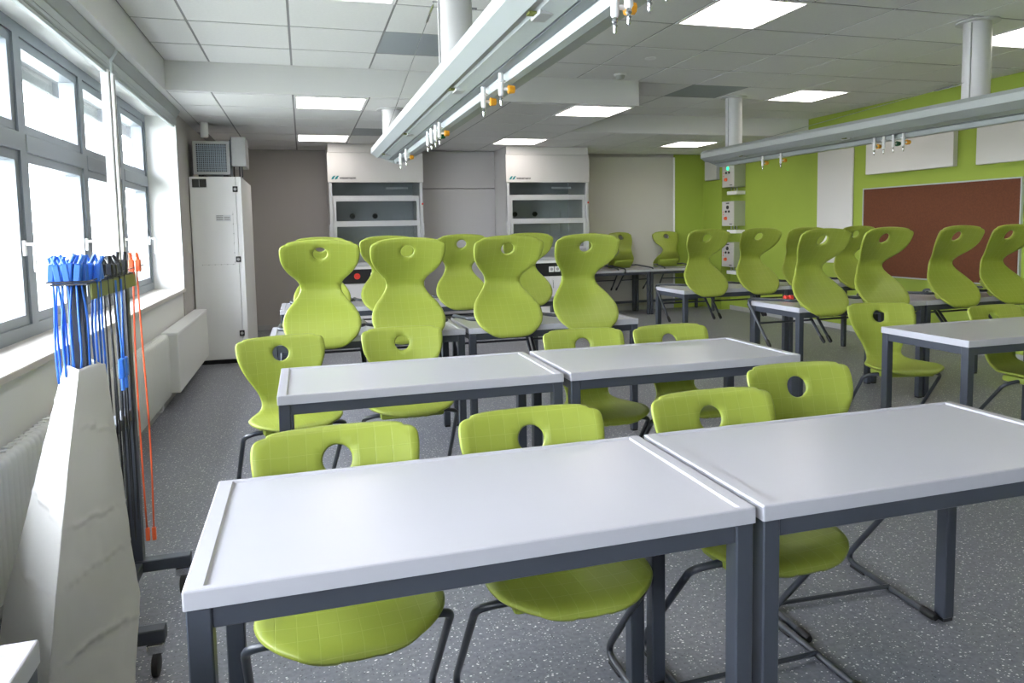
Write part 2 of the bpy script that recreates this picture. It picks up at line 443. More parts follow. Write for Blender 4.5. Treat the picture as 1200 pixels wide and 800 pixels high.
# blinds: cassette over the reveal, pairs of guide rails
for k, (a, b) in enumerate(((-1.75, 1.35), (1.40, 4.93), (4.99, 7.30))):
    lab = ('closed blind cassette over the windows out of the picture', 'long grey blind cassette over the near windows, left of the white double guide rail',
           'grey blind cassette over the far windows, ending above the tall white cabinet')[k]
    r = thing('window_blind', lab, 'blind', (XL, a, 2.38), 0, 'blind cassettes over the windows')
    bm = bmesh.new(); add_prism(bm, [(-.03, .03), (-.02, 0), (.022, 0), (.028, .006), (.028, .07), (.034, .075), (.066, .128), (.066, .134), (-.03, .134)], 0, b-a, 'y')
    obj('cassette', bm, M_ALU2, r)
    bm = box(.0285, .032, .01, b-a-.01, .022, .052, .001); obj('cover_strip', bm, M_ALU2, r)
    bm = box(-.01, .02, .05, b-a-.05, -.02, 0, .004); obj('bottom_bar', bm, M_ALU2, r)
    for y in (0, b-a-.052):
        g = obj('guide_rail', box(-.014, .03, y, y+.052, .865-2.38+.002, -.001, .003), M_WHITE, r)
        obj('slot', box(.0302, .032, y+.022, y+.03, .865-2.38+.01, -.01), M_BLACK, g)

# ------------------------------------------------------------------ radiators
def radiator(label, y0, y1, z0, z1, xf, ribbed):
    r = thing('radiator', label, 'radiator', (XL, y0, 0), 0, 'white radiators under the window sill')
    L = y1-y0; d = xf-XL
    if ribbed:
        bm = bmesh.new(); n = int(L/.046); prof = []
        zs = [(z0, .0), (z0+.012, .012), (z1-.03, .012), (z1-.008, .006), (z1, -.006), (z1+.001, -.05)]
        rows = []
        for k in range(n*4+1):
            y = L*k/(n*4); w = .5-.5*math.cos(2*math.pi*k/4)
            rows.append([bm.verts.new((d-.016+off+(-.017*w if i < 5 else 0), y, z-(.006*w if i >= 3 else 0))) for i, (z, off) in enumerate(zs)])
        for a, b in zip(rows, rows[1:]):
            for i in range(len(zs)-1): bm.faces.new((a[i], a[i+1], b[i+1], b[i]))
        bmesh.ops.recalc_face_normals(bm, faces=bm.faces)
        obj('ribbed_front', bm, M_RAD, r, True)
        obj('body', box(.035, d-.03, .004, L-.004, z0+.004, z1-.008, .004), M_RAD, r)
        bm = bmesh.new()
        ng = int(L/.05)
        for k in range(ng):
            y = (k+.5)*L/ng; add_box(bm, .045, d-.045, y-.008, y+.008, z1-.008, z1+.002)
        g = obj('top_grille', bm, M_RAD, r); g['kind'] = 'stuff'
    else:
        obj('body', box(.035, d, 0, L, z0, z1, .008, 2), M_RAD, r)
        obj('top_cover', box(.03, d+.002, -.003, L+.003, z1-.022, z1+.006, .008, 2), M_WHITE, r)
        obj('side_panel', box(.04, d-.006, -.004, 0, z0+.01, z1-.03, .001), M_RAD, r)
    bm = bmesh.new(); add_tube(bm, smooth_path([(.06, L-.06, z0+.02), (.06, L-.06, .05), (.0, L-.06, .05)], .03), .008, 8); obj('pipe', bm, M_WHITE, r, SM)
    bm = bmesh.new(); add_tube(bm, [(.02, L*.25, z0+.06), (.06, L*.25, z0+.06)], .012, 8); obj('bracket', bm, M_WHITE, r)
    return r
radiator('white ribbed radiator under the sill beside the draped plastic sheet', 1.55, 4.02, .15, .62, -1.0, True)
radiator('white finned radiator in the middle, behind the red test lead', 4.10, 5.82, .15, .625, -1.0, True)
radiator('smooth white panel radiator next to the tall white cabinet', 5.98, 7.72, .14, .61, -.965, False)

# ------------------------------------------------------------------ columns and service wings
CL = {(0, 0): 'thick grey ceiling column at top, above the nearer part of the long wing',
      (0, 1): 'grey ceiling column near the far end of the long left wing',
      (1, 0): 'grey ceiling column before the green wall, nearer one on the right wing',
      (1, 1): 'grey ceiling column above the far end of the right wing, by the control boxes'}
WXS = (.855, 4.58)
for i, x in enumerate(WXS):
    for j, y in enumerate((3.95, 6.88)):
        zt = Z1 if not (i == 0 and j == 1) else Z2
        r = thing('ceiling_column', CL[i, j], 'column', (x, y, 2.2), 0, 'columns carrying the service wings')
        rad = .095 if i == 0 else .087
        bm = bmesh.new(); add_lathe(bm, [(rad, 0), (rad, zt-2.2)], 32); obj('tube', bm, M_COLUMN, r, SM)
        bm = bmesh.new(); add_lathe(bm, [(rad+.05, zt-2.2-.012), (rad+.05, zt-2.2-.002)], 32); obj('flange', bm, M_COLUMN, r, SM)
        bm = box(-rad-.004, -rad+.004, -.03, -.024, .004, zt-2.2-.02); obj('seam', bm, M_GREYBOX, r)
        bm = bmesh.new(); add_tube(bm, [(-rad+.005, -.0, .42), (-rad-.03, 0, .42)], .006, 8)
        add_tube(bm, [(rad-.005, -.0, .40), (rad+.03, 0, .40)], .006, 8)
        if i == 0 and j == 0:
            obj('eye_bolt', bm, M_CHROME, r)
        else: bm.free()
h0 = 1.3797
PROF = [(-.155, .83), (-.182, .80), (-.182, .748), (-.123, .7075), (-.118, .722), (-.090, .722), (-.084, .708), (-.016, .690), (-.008, .710), (.042, .690),
        (.047, .660), (.050, .653), (.085, .650), (.190, .684), (.190, .80), (.155, .83)]
PROF = [(x, z+h0-2.0) for x, z in PROF]
M_WINGREC = mat('wing_recess', (.20, .225, .235), .35)
def wing(x, y0, y1, label):
    r = thing('service_wing', label, 'service wing', (x, y0, 2.0), 0, 'ceiling service wings')
    bm = bmesh.new(); add_prism(bm, PROF, 0, y1-y0, 'y'); obj('profile', bm, M_ALU2, r)
    bm = bmesh.new()
    pts = [(px*.985, pz) for px, pz in PROF]
    add_prism(bm, [(p[0], p[1]) for p in [(-.184, .748+h0-2), (-.184, .802+h0-2), (-.156, .833+h0-2), (.156, .833+h0-2), (.192, .802+h0-2), (.192, .684+h0-2), (.085, .649+h0-2), (.05, .651+h0-2), (-.084, .706+h0-2), (-.123, .706+h0-2)]], y1-y0, y1-y0+.006, 'y')
    obj('end_cap', bm, M_ALU2, r)
    obj('recess_panel', box(-.007, .040, .0, y1-y0-.004, .688+h0-2, .698+h0-2), M_WINGREC, r)
    obj('groove_strip', box(-.116, -.092, .0, y1-y0-.004, .718+h0-2, .7215+h0-2), M_GREYBOX, r)
    for k in range(3):
        bm = box(-.176, -.128, (k+1)*2.1-.002, (k+1)*2.1+.002, .70+h0-2, .7465+h0-2); bm.free()
    return r
def tap(par, y, kind, dx=.02):
    """hanging outlet: socket, flange, tube with side arm, coloured knob, chrome nozzle"""
    z = .70+h0-2
    bm = bmesh.new(); add_lathe(bm, [(.011, z-.005), (.011, z-.045), (.021, z-.045), (.021, z-.052), (.0125, z-.052), (.0125, z-.105), (.008, z-.112)][::-1], 14)
    if kind in 'yg':
        add_tube(bm, [(0, 0, z-.082), (.032, 0, z-.082)], .0075, 10)
    t = obj('gas_tap', bm, M_WHITE, par, SM, (dx, y, 0))
    bm = bmesh.new(); add_lathe(bm, [(.0075, z-.108), (.0075, z-.118), (.009, z-.122), (.006, z-.128), (.008, z-.134), (.005, z-.142), (.006, z-.150), (.003, z-.156)][::-1], 10)
    obj('nozzle', bm, M_CHROME, t, SM)
    if kind in 'yg':
        bm = bmesh.new(); add_lathe(bm, [(.014, .030), (.021, .034), (.017, .062), (.012, .064)], 8, (0, z-.082), 'x')
        obj('knob', bm, M_YEL if kind == 'y' else M_DGREEN, t)
def outlet(par, y):
    z = .707+h0-2
    bm = box(-.085, -.018, y-.05, y+.05, z-.012, z+.006, .002); o = obj('power_outlet', bm, M_GREYBOX, par)
    bm = box(-.11, -.085, y-.018, y+.018, z-.004, z+.004); obj('socket_flap', bm, M_OLIVE, o)
w1 = wing(WXS[0], -1.6, 7.15, 'long grey service wing with gas taps running diagonally across the ceiling')
for y, k in ((6.52, 'w'), (6.15, 'y'), (5.05, 'w'), (4.90, 'w'), (4.74, 'g'), (4.60, 'y'), (3.43, 'y'), (3.11, 'y'), (1.90, 'y'), (1.81, 'w'), (1.69, 'w'), (1.60, 'g')):
    tap(w1, y+1.6, k)
for y in (6.8, 5.35, 3.62, 2.3): outlet(w1, y+1.6)
w2 = wing(WXS[1], -1.6, 7.25, 'grey service wing on the right, in front of the green wall')
for y, k in ((6.39, 'y'), (6.10, 'y'), (4.89, 'y'), (4.79, 'w'), (4.69, 'g'), (4.59, 'y')):
    tap(w2, y+1.6, k)
for y in (6.6, 5.1): outlet(w2, y+1.6)
# bracing cables
for (lab, a, b) in (('thin steel bracing cable beside the thick grey column', (.74, 3.95, 2.62), (.76, 6.9, 2.20)),
                    ('thin steel bracing cable on the column before the green wall', (4.47, 3.95, 2.33), (4.50, 6.7, 2.205))):
    bm = bmesh.new(); A, B = Vector(a), Vector(b)
    add_tube(bm, [A, B], .0022, 5)
    r = tag(obj('bracing_cable', bm, M_CHROME), lab, 'cable', 'bracing cables')
    bm = bmesh.new(); add_tube(bm, [A+(B-A)*.01, A+(B-A)*.02, A+(B-A)*.08, A+(B-A)*.09], [.004, .008, .008, .004], 8); obj('turnbuckle', bm, M_CHROME, r, SM)

# ------------------------------------------------------------------ tables
def tabletop_bm(L, D, H, th, lip_e, lip_l):
    bm = bmesh.new(); add_box(bm, 0, L, 0, D, H-th, H)
    bm.faces.ensure_lookup_table()
    top = max(bm.faces, key=lambda f: f.calc_center_median().z)
    vs = list(top.verts); bmesh.ops.delete(bm, geom=[top], context='FACES_ONLY')
    out = sorted(vs, key=lambda v: math.atan2(v.co.y-D/2, v.co.x-L/2))
    prev = out
    for ins_e, ins_l, dz in ((lip_e, lip_l, 0), (lip_e+.004, lip_l+.004, -.005)):
        cur = []
        for v in out:
            x = ins_e if v.co.x < L/2 else L-ins_e; y = ins_l if v.co.y < D/2 else D-ins_l
            cur.append(bm.verts.new((x, y, H+dz)))
        for k in range(4): bm.faces.new((prev[k], prev[(k+1) % 4], cur[(k+1) % 4], cur[k]))
        prev = cur
    bm.faces.new(prev)
    bmesh.ops.recalc_face_normals(bm, faces=bm.faces)
    es = [e for e in bm.edges if e.is_manifold and len(e.link_faces) == 2 and e.calc_face_angle(0) > 1.2 and max(v.co.z for v in e.verts) > H-.001]
    bmesh.ops.bevel(bm, geom=es, offset=.004, segments=2, affect='EDGES', profile=.5)
    return bm
TAB = {}
def table(label, x, y, L=1.16, D=.57, H=.76, rz=0, group='white student tables', th=.036, stretcher=False):
    r = thing('student_table', label, 'table', (x, y, 0), rz, group)
    key = (L, D, H)
    if key not in TAB:
        P = []
        P.append(('tabletop', tabletop_bm(L, D, H, th, .034, .013), M_TOP))
        zt = H-th-.0005; lw = .043
        for (a, b) in ((.004, .004), (L-lw-.004, .004), (.004, D-lw-.004), (L-lw-.004, D-lw-.004)):
            P.append(('leg', box(a, a+lw, b, b+lw, .012, zt, .003), M_FRAME))
            P.append(('foot', box(a+.003, a+lw-.003, b+.003, b+lw-.003, 0, .012), M_BLACK))
        ah = .042
        for b in (.008, D-.008-.03): P.append(('apron', box(.004+lw, L-.004-lw, b, b+.03, zt-ah, zt, .002), M_FRAME))
        for a in (.008, L-.008-.03): P.append(('apron', box(a, a+.03, .004+lw, D-.004-lw, zt-ah, zt, .002), M_FRAME))
        if stretcher: P.append(('stretcher', box(.004+lw, L-.004-lw, D-.04, D-.015, .13, .17, .002), M_FRAME))
        TAB[key] = [(n, obj(n, bm, m, r).data) for n, bm, m in P]
    else:
        for n, me in TAB[key]: obj(n, me, None, r)
    return r
LT = 1.157
table('big white table in the foreground, left half of the front row', -.228, 1.30, LT, .575)
table('big white table in the foreground, right half of the front row', .947, 1.30, LT, .575)
table('white table of the second row, left half, over the single upright chair by the trolley', -.12, 2.785, LT, .575)
table('white table of the second row, right half, ending before the right-hand block', 1.052+.015, 2.785, LT, .575)
table('white table of the second row on the right, its end corner over a lone chair', 3.238, 2.785, LT, .575)
table('white table of the second row running out of the picture at right', 4.40, 2.785, LT, .575)
table('white table of the third row, left half, under two hung-up chairs', -.215, 4.265, LT, .575)
table('white table of the third row, right half, with its free end by the aisle', .965, 4.265, LT, .575)
table('white table of the third row on the right, beside a red connector', 3.425, 4.315, LT, .575)
table('white table of the third row on the right, farther from the aisle', 4.59, 4.315, LT, .575)
table('white table of the fourth row, left half, before the first fume hood', -.2, 5.87, LT, .575)
table('white table of the fourth row, right half, before the second fume hood', .97, 5.87, LT, .575)
table('white table of the fourth row on the right, its end corner at the aisle', 3.40, 5.89, LT, .575)
table('white table of the fourth row on the right, close to the green wall', 4.565, 5.89, LT, .575)
table('white table corner at the bottom left edge of the picture', -.416, .06, LT, .575, rz=math.radians(90))
for k, x in enumerate((3.98, 5.115)):
    table(('low white side table along the back wall beside the second fume hood', 'low white side table along the back wall by the green corner')[k], x, 9.86, 1.13, .55, .70, stretcher=True, group='side tables along the back wall')

# ------------------------------------------------------------------ chairs
PR = [(-.246, .436), (-.239, .449), (-.224, .457), (-.17, .4605), (-.09, .457), (0, .453), (.07, .454), (.115, .463), (.150, .480), (.172, .508), (.182, .545), (.189, .59), (.200, .65), (.217, .725), (.236, .785), (.255, .835)]
def catmull(P, n=14):
    out = []
    for i in range(len(P)-1):
        p0 = P[max(i-1, 0)]; p1 = P[i]; p2 = P[i+1]; p3 = P[min(i+2, len(P)-1)]
        for k in range(n):
            t = k/n
            out.append(tuple(.5*((2*p1[d])+(-p0[d]+p2[d])*t+(2*p0[d]-5*p1[d]+4*p2[d]-p3[d])*t*t+(-p0[d]+3*p1[d]-3*p2[d]+p3[d])*t**3) for d in (0, 1)))
    out.append(P[-1]); return out
CUR = catmull(PR)
ARC = [0]
for a, b in zip(CUR, CUR[1:]): ARC.append(ARC[-1]+math.hypot(b[0]-a[0], b[1]-a[1]))
TL = ARC[-1]
def prof_at(t):
    t = max(0, min(TL, t)); lo, hi = 0, len(ARC)-1
    while hi-lo > 1:
        m = (lo+hi)//2
        if ARC[m] <= t: lo = m
        else: hi = m
    u = (t-ARC[lo])/(ARC[hi]-ARC[lo]); a, b = CUR[lo], CUR[hi]
    lo2, hi2 = max(lo-3, 0), min(hi+3, len(CUR)-1)
    tx, tz = CUR[hi2][0]-CUR[lo2][0], CUR[hi2][1]-CUR[lo2][1]; l = math.hypot(tx, tz)
    return (a[0]+(b[0]-a[0])*u, a[1]+(b[1]-a[1])*u), (-tz/l, tx/l)    # point, normal towards the sitter
def lerp_tab(tab, t):
    for (a, va), (b, vb) in zip(tab, tab[1:]):
        if t <= b:
            u = max(0, (t-a)/(b-a)); u = u*u*(3-2*u); return va+(vb-va)*u
    return tab[-1][1]
KC = [(0, .15), (.25, .35), (.42, .9), (.55, 1.0), (.75, .62), (TL, .5)]
def shell_pt(s, t, off):
    (y, z), (ny, nz) = prof_at(t); d = lerp_tab(KC, t)*s*s + off
    return Vector((s, y+ny*d, z+nz*d))
HWP = [(0, .050), (.006, .088), (.02, .125), (.045, .160), (.08, .191), (.12, .212), (.17, .2235), (.22, .2225), (.27, .212), (.315, .195), (.355, .173), (.395, .149), (.435, .129), (.475, .1195), (.51, .121), (.545, .132), (.575, .147), (.61, .168), (.645, .188), (.685, .206), (.73, .2205), (.78, .2265), (.812, .226), (.828, .2215), (.838, .213), (.844, .201), (.847, .188)]
HWP = [(t*TL/.87, w) for t, w in HWP]
def shell_outline():
    side = catmull(HWP, 4)
    loop = [(w, t) for t, w in side]
    w0, t0 = loop[-1]
    n = 14
    for k in range(1, n):
        s = w0*math.cos(math.pi*k/n); loop.append((s, t0+(TL-t0)*(math.sin(math.pi*k/n)**.75)*.97))
    loop += [(-w, t) for t, w in reversed(side)]
    for k in range(1, 8):
        s = -HWP[0][1]+2*HWP[0][1]*k/8; loop.append((s, -.0+HWP[0][0]-.003*math.sin(math.pi*k/8)+.003))
    return loop
def inset_loop(loop, d):
    n = len(loop); out = []
    area = sum(loop[i][0]*loop[(i+1) % n][1]-loop[(i+1) % n][0]*loop[i][1] for i in range(n))
    sg = 1 if area > 0 else -1
    for i in range(n):
        a, b = loop[i-1], loop[(i+1) % n]; tx, ty = b[0]-a[0], b[1]-a[1]; l = math.hypot(tx, ty) or 1
        out.append((loop[i][0]-sg*ty/l*d, loop[i][1]+sg*tx/l*d))
    return out
def pip(p, loop):
    c = False; n = len(loop)
    for i in range(n):
        a, b = loop[i], loop[i-1]
        if (a[1] > p[1]) != (b[1] > p[1]) and p[0] < (b[0]-a[0])*(p[1]-a[1])/(b[1]-a[1])+a[0]: c = not c
    return c
def make_shell():
    outer = shell_outline(); inn = inset_loop(outer, .006)
    hc, hr = TL-.096, .0405
    hole = [(hr*math.cos(2*math.pi*k/28), hc+hr*math.sin(2*math.pi*k/28)) for k in range(28)]
    hole_i = [((hr+.005)*math.cos(2*math.pi*k/28), hc+(hr+.005)*math.sin(2*math.pi*k/28)) for k in range(28)]
    pts = [Vector(p) for p in inn] + [Vector(p) for p in hole_i]
    no, nh = len(inn), len(hole_i)
    edges = [(i, (i+1) % no) for i in range(no)] + [(no+i, no+(i+1) % nh) for i in range(nh)]
    far = inset_loop(outer, .016)
    st = .0235
    for i in range(-12, 13):
        for j in range(0, 42):
            p = (i*st*.92, j*st)
            if pip(p, far) and math.hypot(p[0], p[1]-hc) > hr+.016: pts.append(Vector(p))
    vs, es, fs, *_ = geometry.delaunay_2d_cdt(pts, edges, [], 1, 1e-6)
    tri = []
    for f in fs:
        c = (sum(vs[i].x for i in f)/len(f), sum(vs[i].y for i in f)/len(f))
        if pip(c, inn) and math.hypot(c[0], c[1]-hc) > hr+.0048: tri.append(f)
    th = .008
    verts = []; uvs = []; faces = []
    n = len(vs)
    for sgn in (1, -1):
        for v in vs: verts.append(shell_pt(v.x, v.y, sgn*th)); uvs.append((v.x, v.y))
    for f in tri:
        a = [i for i in f]
        p = [verts[i] for i in a]; nn = (p[1]-p[0]).cross(p[2]-p[0])
        (_, (ny, nz)) = prof_at(sum(uvs[i][1] for i in a)/3)
        if nn.y*ny+nn.z*nz < 0: a = a[::-1]
        faces.append(a); faces.append([i+n for i in a[::-1]])
    # map loops to cdt output vertices by position
    def find(p): return min(range(n), key=lambda i: (vs[i].x-p[0])**2+(vs[i].y-p[1])**2)
    for loop_i, loop_m in ((inn, outer), (hole_i, hole)):
        idx = [find(p) for p in loop_i]; k0 = len(verts)
        for p in loop_m: verts.append(shell_pt(p[0], max(p[1], 0), 0)); uvs.append(p)
        m = len(idx)
        for k in range(m):
            q = (k+1) % m
            faces.append([idx[k], idx[q], k0+q, k0+k]); faces.append([k0+k, k0+q, idx[q]+n, idx[k]+n])
    me = bpy.data.meshes.new('shell'); me.from_pydata([tuple(v) for v in verts], [], faces)
    ul = me.uv_layers.new(name='UVMap')
    for lp in me.loops: ul.data[lp.index].uv = uvs[lp.vertex_index]
    bm = bmesh.new(); bm.from_mesh(me); bmesh.ops.recalc_face_normals(bm, faces=bm.faces); bm.to_mesh(me); bm.free()
    for p in me.polygons: p.use_smooth = True
    me.materials.append(M_GREEN); return me
BEND = (.225, .016)
def chair_meshes():
    P = [('shell', make_shell())]
    def add(n, bm, m, sm=SM):
        me = bpy.data.meshes.new(n); bm.to_mesh(me); bm.free(); me.materials.append(m)
        for p in me.polygons: p.use_smooth = True
        try: me.set_sharp_from_angle(angle=sm)
        except Exception: pass
        P.append((n, me))
    for s in (-1, 1):
        bm = bmesh.new(); X = .248*s
        pts = smooth_path([(0, -.085, .420), (.20*s, -.085, .420), (X, -.062, .402), (X, BEND[0]+.018, BEND[1]), (X, -.20, .012)], [.06, .06, .075], 6)
        add_tube(bm, pts, .0112, 10); add('frame_tube', bm, M_TUBE)
    bm = bmesh.new(); add_tube(bm, [(-.248, .0, .02), (.248, .0, .02)], .008, 8); add('crossbar', bm, M_TUBE)
    for s in (-1, 1):
        X = .248*s
        bm = bmesh.new(); add_tube(bm, [(X, -.155, .0145), (X, -.165, .0145), (X, -.205, .0145), (X, -.215, .0145)], [.0125, .0145, .0145, .011], 10); add('end_cap', bm, M_RUBBER)
        bm = bmesh.new(); add_box(bm, X-.0125, X+.0125, .12, .20, 0, .014, .004); add('glide', bm, M_RUBBER)
    bm = bmesh.new(); add_box(bm, -.165, .165, -.135, .02, .406, .4435, .012, 2); add('seat_mount', bm, mat('green_mount', (.26, .33, .04), .5))
    return P
CH = chair_meshes()
def chair(label, x, y, rz=0, group='green chairs standing on the floor'):
    r = thing('school_chair', label, 'chair', (x, y, 0), rz, group)
    for n, me in CH: obj(n, me, None, r)
    return r
TH = math.radians(48)
def hung(label, x, yrear, H, group, flip=False, dx=0, rz=0):
    """chair hooked over the table edge: uprights flat on the top, runners sloping under it"""
    r = thing('school_chair', label, 'chair', (0, 0, 0), 0, group)
    for n, me in CH: obj(n, me, None, r)
    # rotate about the bend; forward is -y
    R = Matrix.Rotation(TH, 4, 'X')
    piv = Vector((0, BEND[0]+.01, BEND[1]-.004))
    tgt = Vector((0, 0, H+.008))
    Mx = Matrix.Translation(tgt) @ R @ Matrix.Translation(-piv)
    Z = Matrix.Rotation((math.pi if flip else 0)+rz, 4, 'Z')
    r.matrix_world = Matrix.Translation(Vector((x, yrear, 0))) @ Z @ Mx
    return r
chair('green chair tucked under the front table, leftmost in the foreground', .075, 1.775, math.radians(2))
chair('green chair in the foreground, second from the left, at the joint of the front tables', .635, 1.775)
chair('green chair behind the front right table, overlapped by its taller-looking neighbour', 1.262, 1.79, math.radians(1))
chair('green chair pulled back behind the front right table, with the whole backrest showing', 1.80, 2.07, math.radians(-3))
chair('upright green chair at the left end of the second row, beside the cable trolley', -.085, 3.67, math.radians(14))
chair('upright green chair in the second row, second from the left', .51, 3.75)
chair('upright green chair in the second row, third from the left', 1.40, 3.27, math.radians(-2))
chair('upright green chair in the second row, last before the aisle', 1.90, 3.23)
chair('upright green chair with seat in view at the end corner of the right-hand table', 3.61, 3.61, math.radians(-15))
chair('upright green chair half hidden behind the right-hand table', 4.17, 3.20)
chair('upright green chair at the far right picture edge', 4.80, 3.22)
G = 'green chairs hung up on the tables'
row3 = 4.265+.575+.012
for k, (x, lab) in enumerate(((.09, 'hung-up green chair at the left end of the third row, in front of another one'),
                              (.60, 'hung-up green chair in the third row, second from the left'),
                              (1.23, 'hung-up green chair in the third row, third from the left'),
                              (1.76, 'hung-up green chair in the third row, last before the aisle'))):
    hung(lab, x, row3, .76, G)
row4 = 5.87+.575+.012
for k, (x, lab) in enumerate(((.13, 'hung-up green chair in the fourth row, hidden almost wholly behind the leftmost one'),
                              (.66, 'hung-up green chair in the fourth row, second from the left, beside the red stop button'),
                              (1.285, 'hung-up green chair in the fourth row between the fume hoods, its hole showing wall'),
                              (1.87, 'hung-up green chair in the fourth row before the second fume hood'))):
    hung(lab, x, row4, .76, G)
row3r = 4.315+.575+.012
for k, (x, lab) in enumerate(((3.64, 'hung-up green chair nearest the aisle in the right third row, its hole showing another chair'),
                              (4.20, 'hung-up green chair in the right third row, second from the aisle'),
                              (4.895, 'hung-up green chair in the right third row, third from the aisle'),
                              (5.43, 'hung-up green chair in the right third row, at the right picture edge'))):
    hung(lab, x, row3r, .76, G)
row4r = 5.89+.575+.012
for k, (x, lab) in enumerate(((3.655, 'hung-up green chair in the right fourth row, nearest the aisle, before the control boxes'),
                              (4.225, 'hung-up green chair in the right fourth row, second from the aisle, before the green wall'),
                              (4.75, 'hung-up green chair in the right fourth row, mostly hidden, before the tall white panel'),
                              (5.36, 'hung-up green chair in the right fourth row before the corner of the brown pinboard'))):
    hung(lab, x, row4r, .76, G)
for k, (x, rz, lab) in enumerate(((4.33, 0, 'green chair hung up on the low back table, peeping out beside the second fume hood'),
                                  (4.93, .12, 'green chair hung up on the low back table, left of the two in full view'),
                                  (5.62, -.10, 'green chair hung up on the low back table in the green corner'))):
    hung(lab, x, 9.848, .70, 'green chairs on the back wall tables', True, rz=rz)

# small red connector lying on a right-hand table
r = thing('connector', 'small red twin connector lying on the right-hand third row table', 'connector', (3.70, 4.82, .757))
for dx in (0, .045):
    bm = bmesh.new(); add_lathe(bm, [(.012, -.02), (.02, -.014), (.02, .012), (.012, .02)], 12, (0, .02), 'x'); obj('cap', bm, M_RED, r, SM, (dx, 0, 0))
bm = bmesh.new(); add_tube(bm, [(.07, 0, .012), (.16, .01, .012)], .008, 8); obj('stem', bm, M_BLACK, r, SM)

# ------------------------------------------------------------------ tall cabinet with fan
r = thing('tall_cabinet', 'tall white metal cabinet in the corner by the windows', 'cabinet', (-1.10, 7.95, 0))
CW = .50
obj('body', box(0, CW, .022, 1.5, .045, 1.96, .003), M_WHITE, r)
d = obj('door', box(.002, CW-.055, 0, .02, .05, 1.958, .003), M_WHITE, r)
obj('side_strip', box(CW-.051, CW-.001, 0, .021, .05, 1.958, .003), M_WHITE, r)
obj('plinth', box(.01, CW-.01, .03, 1.48, 0, .045), M_BLACK, r)
for z in (1.83, 1.10, .32):
    bm = box(CW-.085, CW-.035, -.012, -.0005, z-.03, z+.03, .004); l = obj('lock', bm, M_BLACK, d)
    bm = bmesh.new(); add_lathe(bm, [(.012, -.018), (.016, -.012)], 12, (CW-.06, z), 'y'); obj('lock_core', bm, M_GREYBOX, l)
s = obj('display', box(.03, .165, -.01, -.0005, 1.85, 1.935, .003), M_BLACK, d)
obj('display_bezel', box(.095, .10, -.012, -.010, 1.855, 1.93), M_GREYBOX, s)
s = obj('label_sheet', box(.24, .385, -.002, -.0005, 1.50, 1.565), mat('paper', (.70, .72, .75), .7), d)
for k in range(7): obj('print_line', box(.245+.075*(k % 2), .31+.065*(k % 2), -.003, -.002, 1.512+.014*(k//2), 1.516+.014*(k//2)), M_INK, s)
for k in range(6):
    for q in (0, 1):
        if q and k not in (0,): pass
    bm = bmesh.new(); add_lathe(bm, [(.004, -.003), (.005, -.0005)], 8, (.405, 1.07+.1*k), 'y'); obj('rivet', bm, M_GREYBOX, d)
    bm = bmesh.new(); add_lathe(bm, [(.004, -.003), (.005, -.0005)], 8, (.09+.06*k, 1.05), 'y'); obj('rivet', bm, M_GREYBOX, d)
obj('fold_line', box(.405, .407, -.001, -.0003, 1.05, 1.60), M_GREYBOX, d); obj('fold_line', box(.10, .405, -.001, -.0003, 1.05, 1.052), M_GREYBOX, d)
bm = bmesh.new(); add_tube(bm, smooth_path([(-.008, .1, 1.95), (-.008, .08, 1.6), (-.012, .02, 1.45), (-.005, .06, 1.25), (-.006, .1, 1.0)], .1, 6), .008, 8); obj('cable', bm, M_GREYBOX, r, SM)

r = thing('fan_unit', 'grey square fan box with mesh grille on top of the tall cabinet', 'fan', (-1.045, 7.98, 1.962))
obj('housing', box(0, .335, .015, .42, .03, .355, .004), M_BLUEGREY, r)
bm = bmesh.new(); ring_prism(bm, (-.008, .343), (.022, .363), (.022, .313, .05, .335), 0, .016, 'y'); fr = obj('frame', bm, M_GREYBOX, r)
obj('backing', box(.02, .315, .013, .0155, .048, .337), mat('dark_void', (.03, .035, .045), .8), r)
for k in range(1, 15):
    x = .022+k*.291/15; obj('grille_bar', box(x-.0035, x+.0035, .004, .010, .05, .335), M_BLUEGREY, fr)
for k in range(1, 14):
    z = .05+k*.285/14; obj('grille_bar', box(.022, .313, .003, .009, z-.0035, z+.0035), M_BLUEGREY, fr)
for x in (.03, .27): obj('foot', box(x, x+.05, .05, .38, 0, .03), M_BLACK, r)
r = thing('filter_box', 'narrow grey metal box right of the fan box on the tall cabinet', 'box', (-.69, 8.02, 1.962))
obj('housing', box(0, .145, 0, .42, .11, .415, .004), M_GREYBOX, r)
obj('bracket', box(-.02, .0, .05, .3, .14, .39, .002), M_BLUEGREY, r)
for x in (.02, .075, .10):
    bm = bmesh.new(); add_tube(bm, [(x, .05, .0), (x, .05, .11)], .007, 8); obj('support_pipe', bm, M_BLACK, r)
r = thing('motion_sensor', 'small white cylinder sensor under the bulkhead end above the fan box', 'sensor', (-.935, 8.0, 2.36))
bm = bmesh.new(); add_lathe(bm, [(.02, 0), (.036, .006), (.040, .02), (.040, .158)], 20); obj('housing', bm, M_WHITE, r, SM)
bm = bmesh.new(); add_lathe(bm, [(.006, -.003), (.012, 0)], 10, (0, 0)); obj('lens', bm, M_GREYBOX, r)

